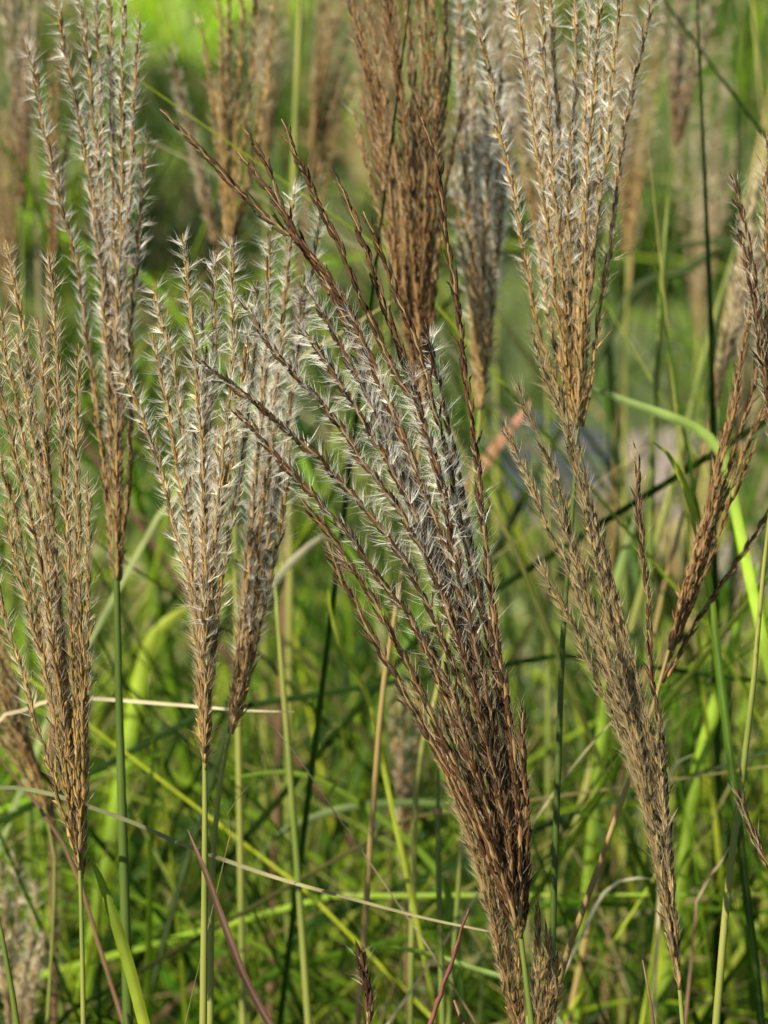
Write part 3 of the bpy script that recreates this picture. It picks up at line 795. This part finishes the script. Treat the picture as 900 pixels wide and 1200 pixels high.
px_blade('twisted purple brown dry leaf beside the light green stem', [(330, 1225), (305, 1180), (285, 1140), (270, 1100), (255, 1060), (245, 1030), (232, 1000), (220, 972)], 1.235, 9, 'purple', 'brown', twist=3.4, fold=.8)
px_blade('small dry curled wisp beside the light green stems', [(264, 1000), (270, 975), (266, 955), (274, 940), (285, 928), (297, 914)], 1.27, 3, 'straw', 'pale', twist=2.)
px_blade('thin green arching leaf crossing in front of the ochre stem', [(540, 1150), (528, 1060), (510, 1018), (470, 978), (430, 948), (395, 925), (350, 907), (310, 906), (270, 912)], 1.50, 9, 'green', 'bright')
px_blade('level pale green leaf behind the ochre stem', [(590, 1010), (575, 960), (540, 946), (490, 941), (440, 943), (390, 950), (330, 975), (300, 1010)], 1.62, 9, 'green', 'sage')
px_blade('grey green leaf lying low beside the dark plume base', [(640, 1180), (600, 1150), (560, 1138), (500, 1118), (450, 1110), (420, 1112)], 1.40, 9, 'sage', 'bright', twist=.6)
px_blade('light green leaf tip crossing just below the bristly golden plume', [(870, 640), (848, 540), (820, 505), (780, 487), (740, 473), (704, 459), (672, 452)], 1.48, 12, 'bright', 'sage', roll=.3)
px_blade('yellow green arching leaf with a dry tip near the loose seed row', [(840, 760), (830, 680), (818, 620), (803, 570), (785, 535), (765, 517)], 1.36, 10, 'green', 'lime')
px_blade('dark green nearly level broad leaf, blurred, near the creamy plume', [(700, 420), (740, 345), (770, 325), (800, 318), (830, 300), (866, 283), (900, 265)], 1.9, 11, 'dark', 'dark')
px_blade('dark thin leaf touching the dark level leaf', [(830, 470), (850, 330), (862, 292), (850, 283), (800, 288), (740, 295), (700, 305)], 1.85, 7, 'dark', 'dark')
px_blade('thin straw leaf slanting across green grass beside the dark fanned plume', [(600, 990), (622, 966), (640, 940), (665, 905), (692, 872), (716, 846), (735, 830)], 1.42, 6, 'straw', 'straw', twist=1.2)
px_blade('broad blurred pinkish leaf behind the loose tips of the straw grey plume', [(520, 640), (545, 575), (570, 540), (590, 512), (608, 490), (622, 470)], 1.75, 14, 'green', 'pink', fold=.1)
px_blade('broad light green leaf behind the thick dark green stem', [(150, 870), (165, 790), (180, 745), (205, 722), (225, 708)], 1.7, 17, 'bright', 'lime')
px_blade('pale straw leaf behind the stems of the second golden plume', [(296, 760), (318, 690), (345, 655), (372, 632), (395, 620)], 1.6, 9, 'dark', 'pale')
px_blade('yellow green thin leaf curving behind the leaning dark seed rows', [(445, 880), (432, 820), (412, 780), (398, 755), (388, 720), (384, 690)], 1.45, 6, 'lime', 'lime')
px_blade('bleached leaf tip beside the slanting ochre stem', [(770, 1080), (775, 960), (785, 905), (800, 888), (813, 884)], 1.5, 6, 'straw', 'pale', twist=1.)
px_blade('thin grey wiry leaf arching over the grass beside the straw grey plume', [(680, 1100), (700, 1060), (720, 1035), (760, 1028), (768, 1030)], 1.45, 4, 'pale', 'pale')
px_blade('bright lime leaf standing behind the straw grey plume base', [(755, 1215), (770, 1130), (778, 1060), (782, 980), (780, 900)], 1.55, 15, 'lime', 'lime')
px_blade('broad bright green leaning leaf behind the straw grey plume', [(800, 1010), (812, 930), (832, 850), (846, 800), (866, 730), (890, 660)], 1.6, 15, 'bright', 'bright')
px_blade('soft pale green leaf behind the loose seed row', [(715, 760), (722, 690), (735, 640), (748, 600)], 1.65, 12, 'bright', 'sage')
px_blade('dry brownish leaf low beside the long straight yellow green stem', [(812, 1090), (815, 1060), (828, 1030), (845, 1008), (856, 990)], 1.42, 9, 'brown', 'straw', twist=1.4)

px_stalk('thin yellow green stalk between the second golden plume and the ochre stem', [(357, 1135), (348, 1010), (338, 880), (330, 780), (322, 680)], 1.46, 9, 'yellow')
px_stalk('short green jointed stalk beside the dark fanned plume', [(517, 1140), (514, 1030), (513, 950), (514, 900)], 1.40, 9, 'green', nodes=[(513, 951)])
px_stalk('short yellowish stalk close to the dark plume base', [(533, 1100), (538, 1030), (541, 985), (542, 960)], 1.47, 8, 'yellow')
px_stalk('reddish brown twig at the foot of the dark fanned plume', [(500, 1215), (515, 1165), (530, 1125), (540, 1095), (546, 1078), (549, 1064)], 1.23, 8, 'red', rough=.22)
px_stalk('dark brown thin leaning stalk crossing behind the broad golden plume', [(120, 1120), (85, 1010), (52, 955), (28, 922), (0, 890), (-30, 850)], 1.40, 6, 'brown')
px_stalk('curved green stalk in front of the pale woolly plume', [(22, 1215), (12, 1150), (0, 1085), (-10, 1040)], 1.27, 9, 'green')
px_stalk('blurred light green straight stalk beside the broad blurred brown plume', [(342, 400), (343, 280), (346, 150), (352, 0), (354, -50)], 1.75, 9, 'yellow')
px_stalk('blurred ochre stalk just behind the bristly golden plume', [(738, 330), (745, 230), (752, 150), (764, 90), (776, 30)], 2.0, 6, 'ochre')
px_stalk('blurred thin dark green stalk under the blurred grey plume', [(760, 760), (764, 560), (770, 420), (783, 230)], 1.6, 9, 'green')
px_stalk('blurred slim stalk behind the yellow green arching leaf', [(750, 700), (790, 560), (830, 400), (862, 290)], 1.75, 9, 'yellow')
px_stalk('purplish dry thin shoot tip under the straw grey plume', [(768, 1215), (762, 1170), (756, 1140), (753, 1125)], 1.24, 5, 'brown')
px_stalk('small brown bent shoot beside the reddish twig', [(548, 1215), (540, 1190), (532, 1172)], 1.24, 9, 'brown')

# ------------------------------------------------------------------ the grass nobody could count
def grass_mass(name, label, n, xr, yr, h, wid, lean, mix, seg=7, seed=1, drp=(0., 1.), clump=.35, patch=.25, ypow=1.25):
    g = np.random.default_rng(seed)
    y = yr[0] + (yr[1] - yr[0]) * g.random(n) ** ypow
    x = (g.random(n) * 2 - 1) * (xr[0] + xr[1] * y)
    nc = 160
    cy = yr[0] + (yr[1] - yr[0]) * g.random(nc); cx = (g.random(nc) * 2 - 1) * (xr[0] + xr[1] * cy)
    near = np.argmin((x[:, None] - cx) ** 2 + (y[:, None] - cy) ** 2, 1)
    x += (cx[near] - x) * clump; y += (cy[near] - y) * clump
    y = np.maximum(y, yr[0])
    pth = np.array(PATH[:-1])
    pth = spline(pth, 60)
    dist = np.sqrt(np.min((x[:, None] - pth[:, 0]) ** 2 + (y[:, None] - pth[:, 1]) ** 2, 1))
    thin = np.where(((dist < .085) | ((np.abs(x - pw[0]) < .13) & (np.abs(y - pw[1]) < .4))) & (y > 2.4), .12, 1.)
    hh = np.interp(y, *h[:2]) * g.lognormal(0, .28, n) * g.lognormal(0, .2, nc)[near] * thin
    az = g.uniform(0, 2 * math.pi, n); ln = np.clip(np.abs(g.normal(lean[0], lean[1], n)), 0, .8)
    w = g.uniform(*wid, n)
    t = np.linspace(0, 1, seg + 1)
    dx, dy = np.cos(az), np.sin(az)
    droop = drp[0] + (drp[1] - drp[0]) * g.uniform(0, 1, n) ** 1.5
    out = hh[:, None] * (ln[:, None] * t + droop[:, None] * .65 * t ** 3)
    up = hh[:, None] * (t * np.sqrt(np.maximum(.12, 1 - ln[:, None] ** 2)) - droop[:, None] * .5 * t ** 3.2)
    P = np.stack([x[:, None] + dx[:, None] * out, y[:, None] + dy[:, None] * out, np.maximum(up, .01)], -1)
    P[..., 1] = np.maximum(P[..., 1], 1.38 + .1 * g.random((n, 1)))
    P[:, 0, 2] = -.02
    T = unit(np.gradient(P, axis=1))
    roll = g.uniform(0, math.pi, n)
    rv = np.stack([np.cos(roll), np.sin(roll), g.normal(0, .2, n)], -1)[:, None]
    S = unit(np.cross(T, np.broadcast_to(rv, T.shape))); N = np.cross(S, T)
    ww = (w[:, None] * np.interp(t, [0, .3, .75, 1], [.6, 1, .7, .04]))[..., None] / 2
    V = np.stack([P - S * ww + N * ww * .3, P, P + S * ww + N * ww * .3], 2)          # n,seg+1,3,3
    base = (np.arange(n) * (seg + 1) * 3)[:, None, None]
    i = np.arange(seg)[None, :, None] * 3 + np.arange(2)[None, None]
    q = base + i
    F = np.stack([q, q + 1, q + 4, q + 3], -1).reshape(-1, 4)
    names, wts = zip(*mix.items()); wts = np.array(wts) / sum(wts)
    own = g.choice(len(names), n, p=wts); ofc = g.choice(len(names), nc, p=wts)[near]
    pick = np.where(g.random(n) < patch, ofc, own)
    pc = np.array([PALB[k] for k in names])[pick]
    pc = pc * g.lognormal(0, .22, (n, 1)) * g.lognormal(0, patch * .7, nc)[near][:, None] * np.concatenate([g.normal(1, .10, (n, 1)), np.ones((n, 1)), g.normal(1, .15, (n, 1))], 1)
    C = np.broadcast_to(pc[:, None, None], V.shape).copy()
    dry = (g.random(n) < .25)[:, None, None, None] * np.clip((t - .72) / .28, 0, 1)[None, :, None, None]
    C = C * (1 - dry) + np.array([.40, .32, .14]) * dry
    o = mesh_obj(name, V.reshape(-1, 3), F, M_LEAF, None, np.clip(C, .004, .9).reshape(-1, 3), smooth=True, kind='stuff')
    return tag(o, label, 'grass')


grass_mass('grass', 'dense tangled green meadow grass with dry blades behind the plumes', 21000, (.30, .17), (1.46, 3.3),
           ((1.46, 2.0, 2.6, 3.3), (.68, .54, .32, .2)), (.002, .0062), (.40, .28), {'green': 3.8, 'bright': 2.8, 'dark': 3.4, 'lime': 1.6, 'sage': .2, 'straw': .5, 'brown': .3}, seg=6, seed=3)
grass_mass('grass', 'flopping green leaves low among the stalks behind the plumes', 2200, (.28, .18), (1.48, 2.5),
           ((1.48, 2.0, 2.5), (.74, .62, .5)), (.003, .0065), (.5, .25), {'green': 4, 'bright': 3, 'dark': 2, 'lime': .5, 'sage': .4, 'straw': .8}, seg=9, seed=14, drp=(.3, 1.3))
grass_mass('grass', 'short sunlit lawn grass stretching away behind the meadow grass', 16000, (.5, .24), (3.1, 13.0),
           ((3.1, 6, 9, 13), (.14, .2, .26, .3)), (.006, .014), (.4, .28), {'green': 4, 'bright': 2.4, 'lime': .3, 'dark': 3.2, 'straw': 1.5, 'sage': 1.2}, seg=4, seed=7, clump=.5, patch=.6)
grass_mass('grass', 'sparse tall green and straw blades standing among the rear stems', 380, (.25, .17), (1.55, 3.2),
           ((1.5, 3.2), (.85, .85)), (.003, .007), (.2, .14), {'green': 3, 'bright': 3, 'straw': 1.6, 'lime': 1, 'dark': 1.5}, seg=9, seed=21)
print('COUNTS', stats, 'tris', sum(len(o.data.polygons) for o in bpy.data.objects if o.type == 'MESH'))
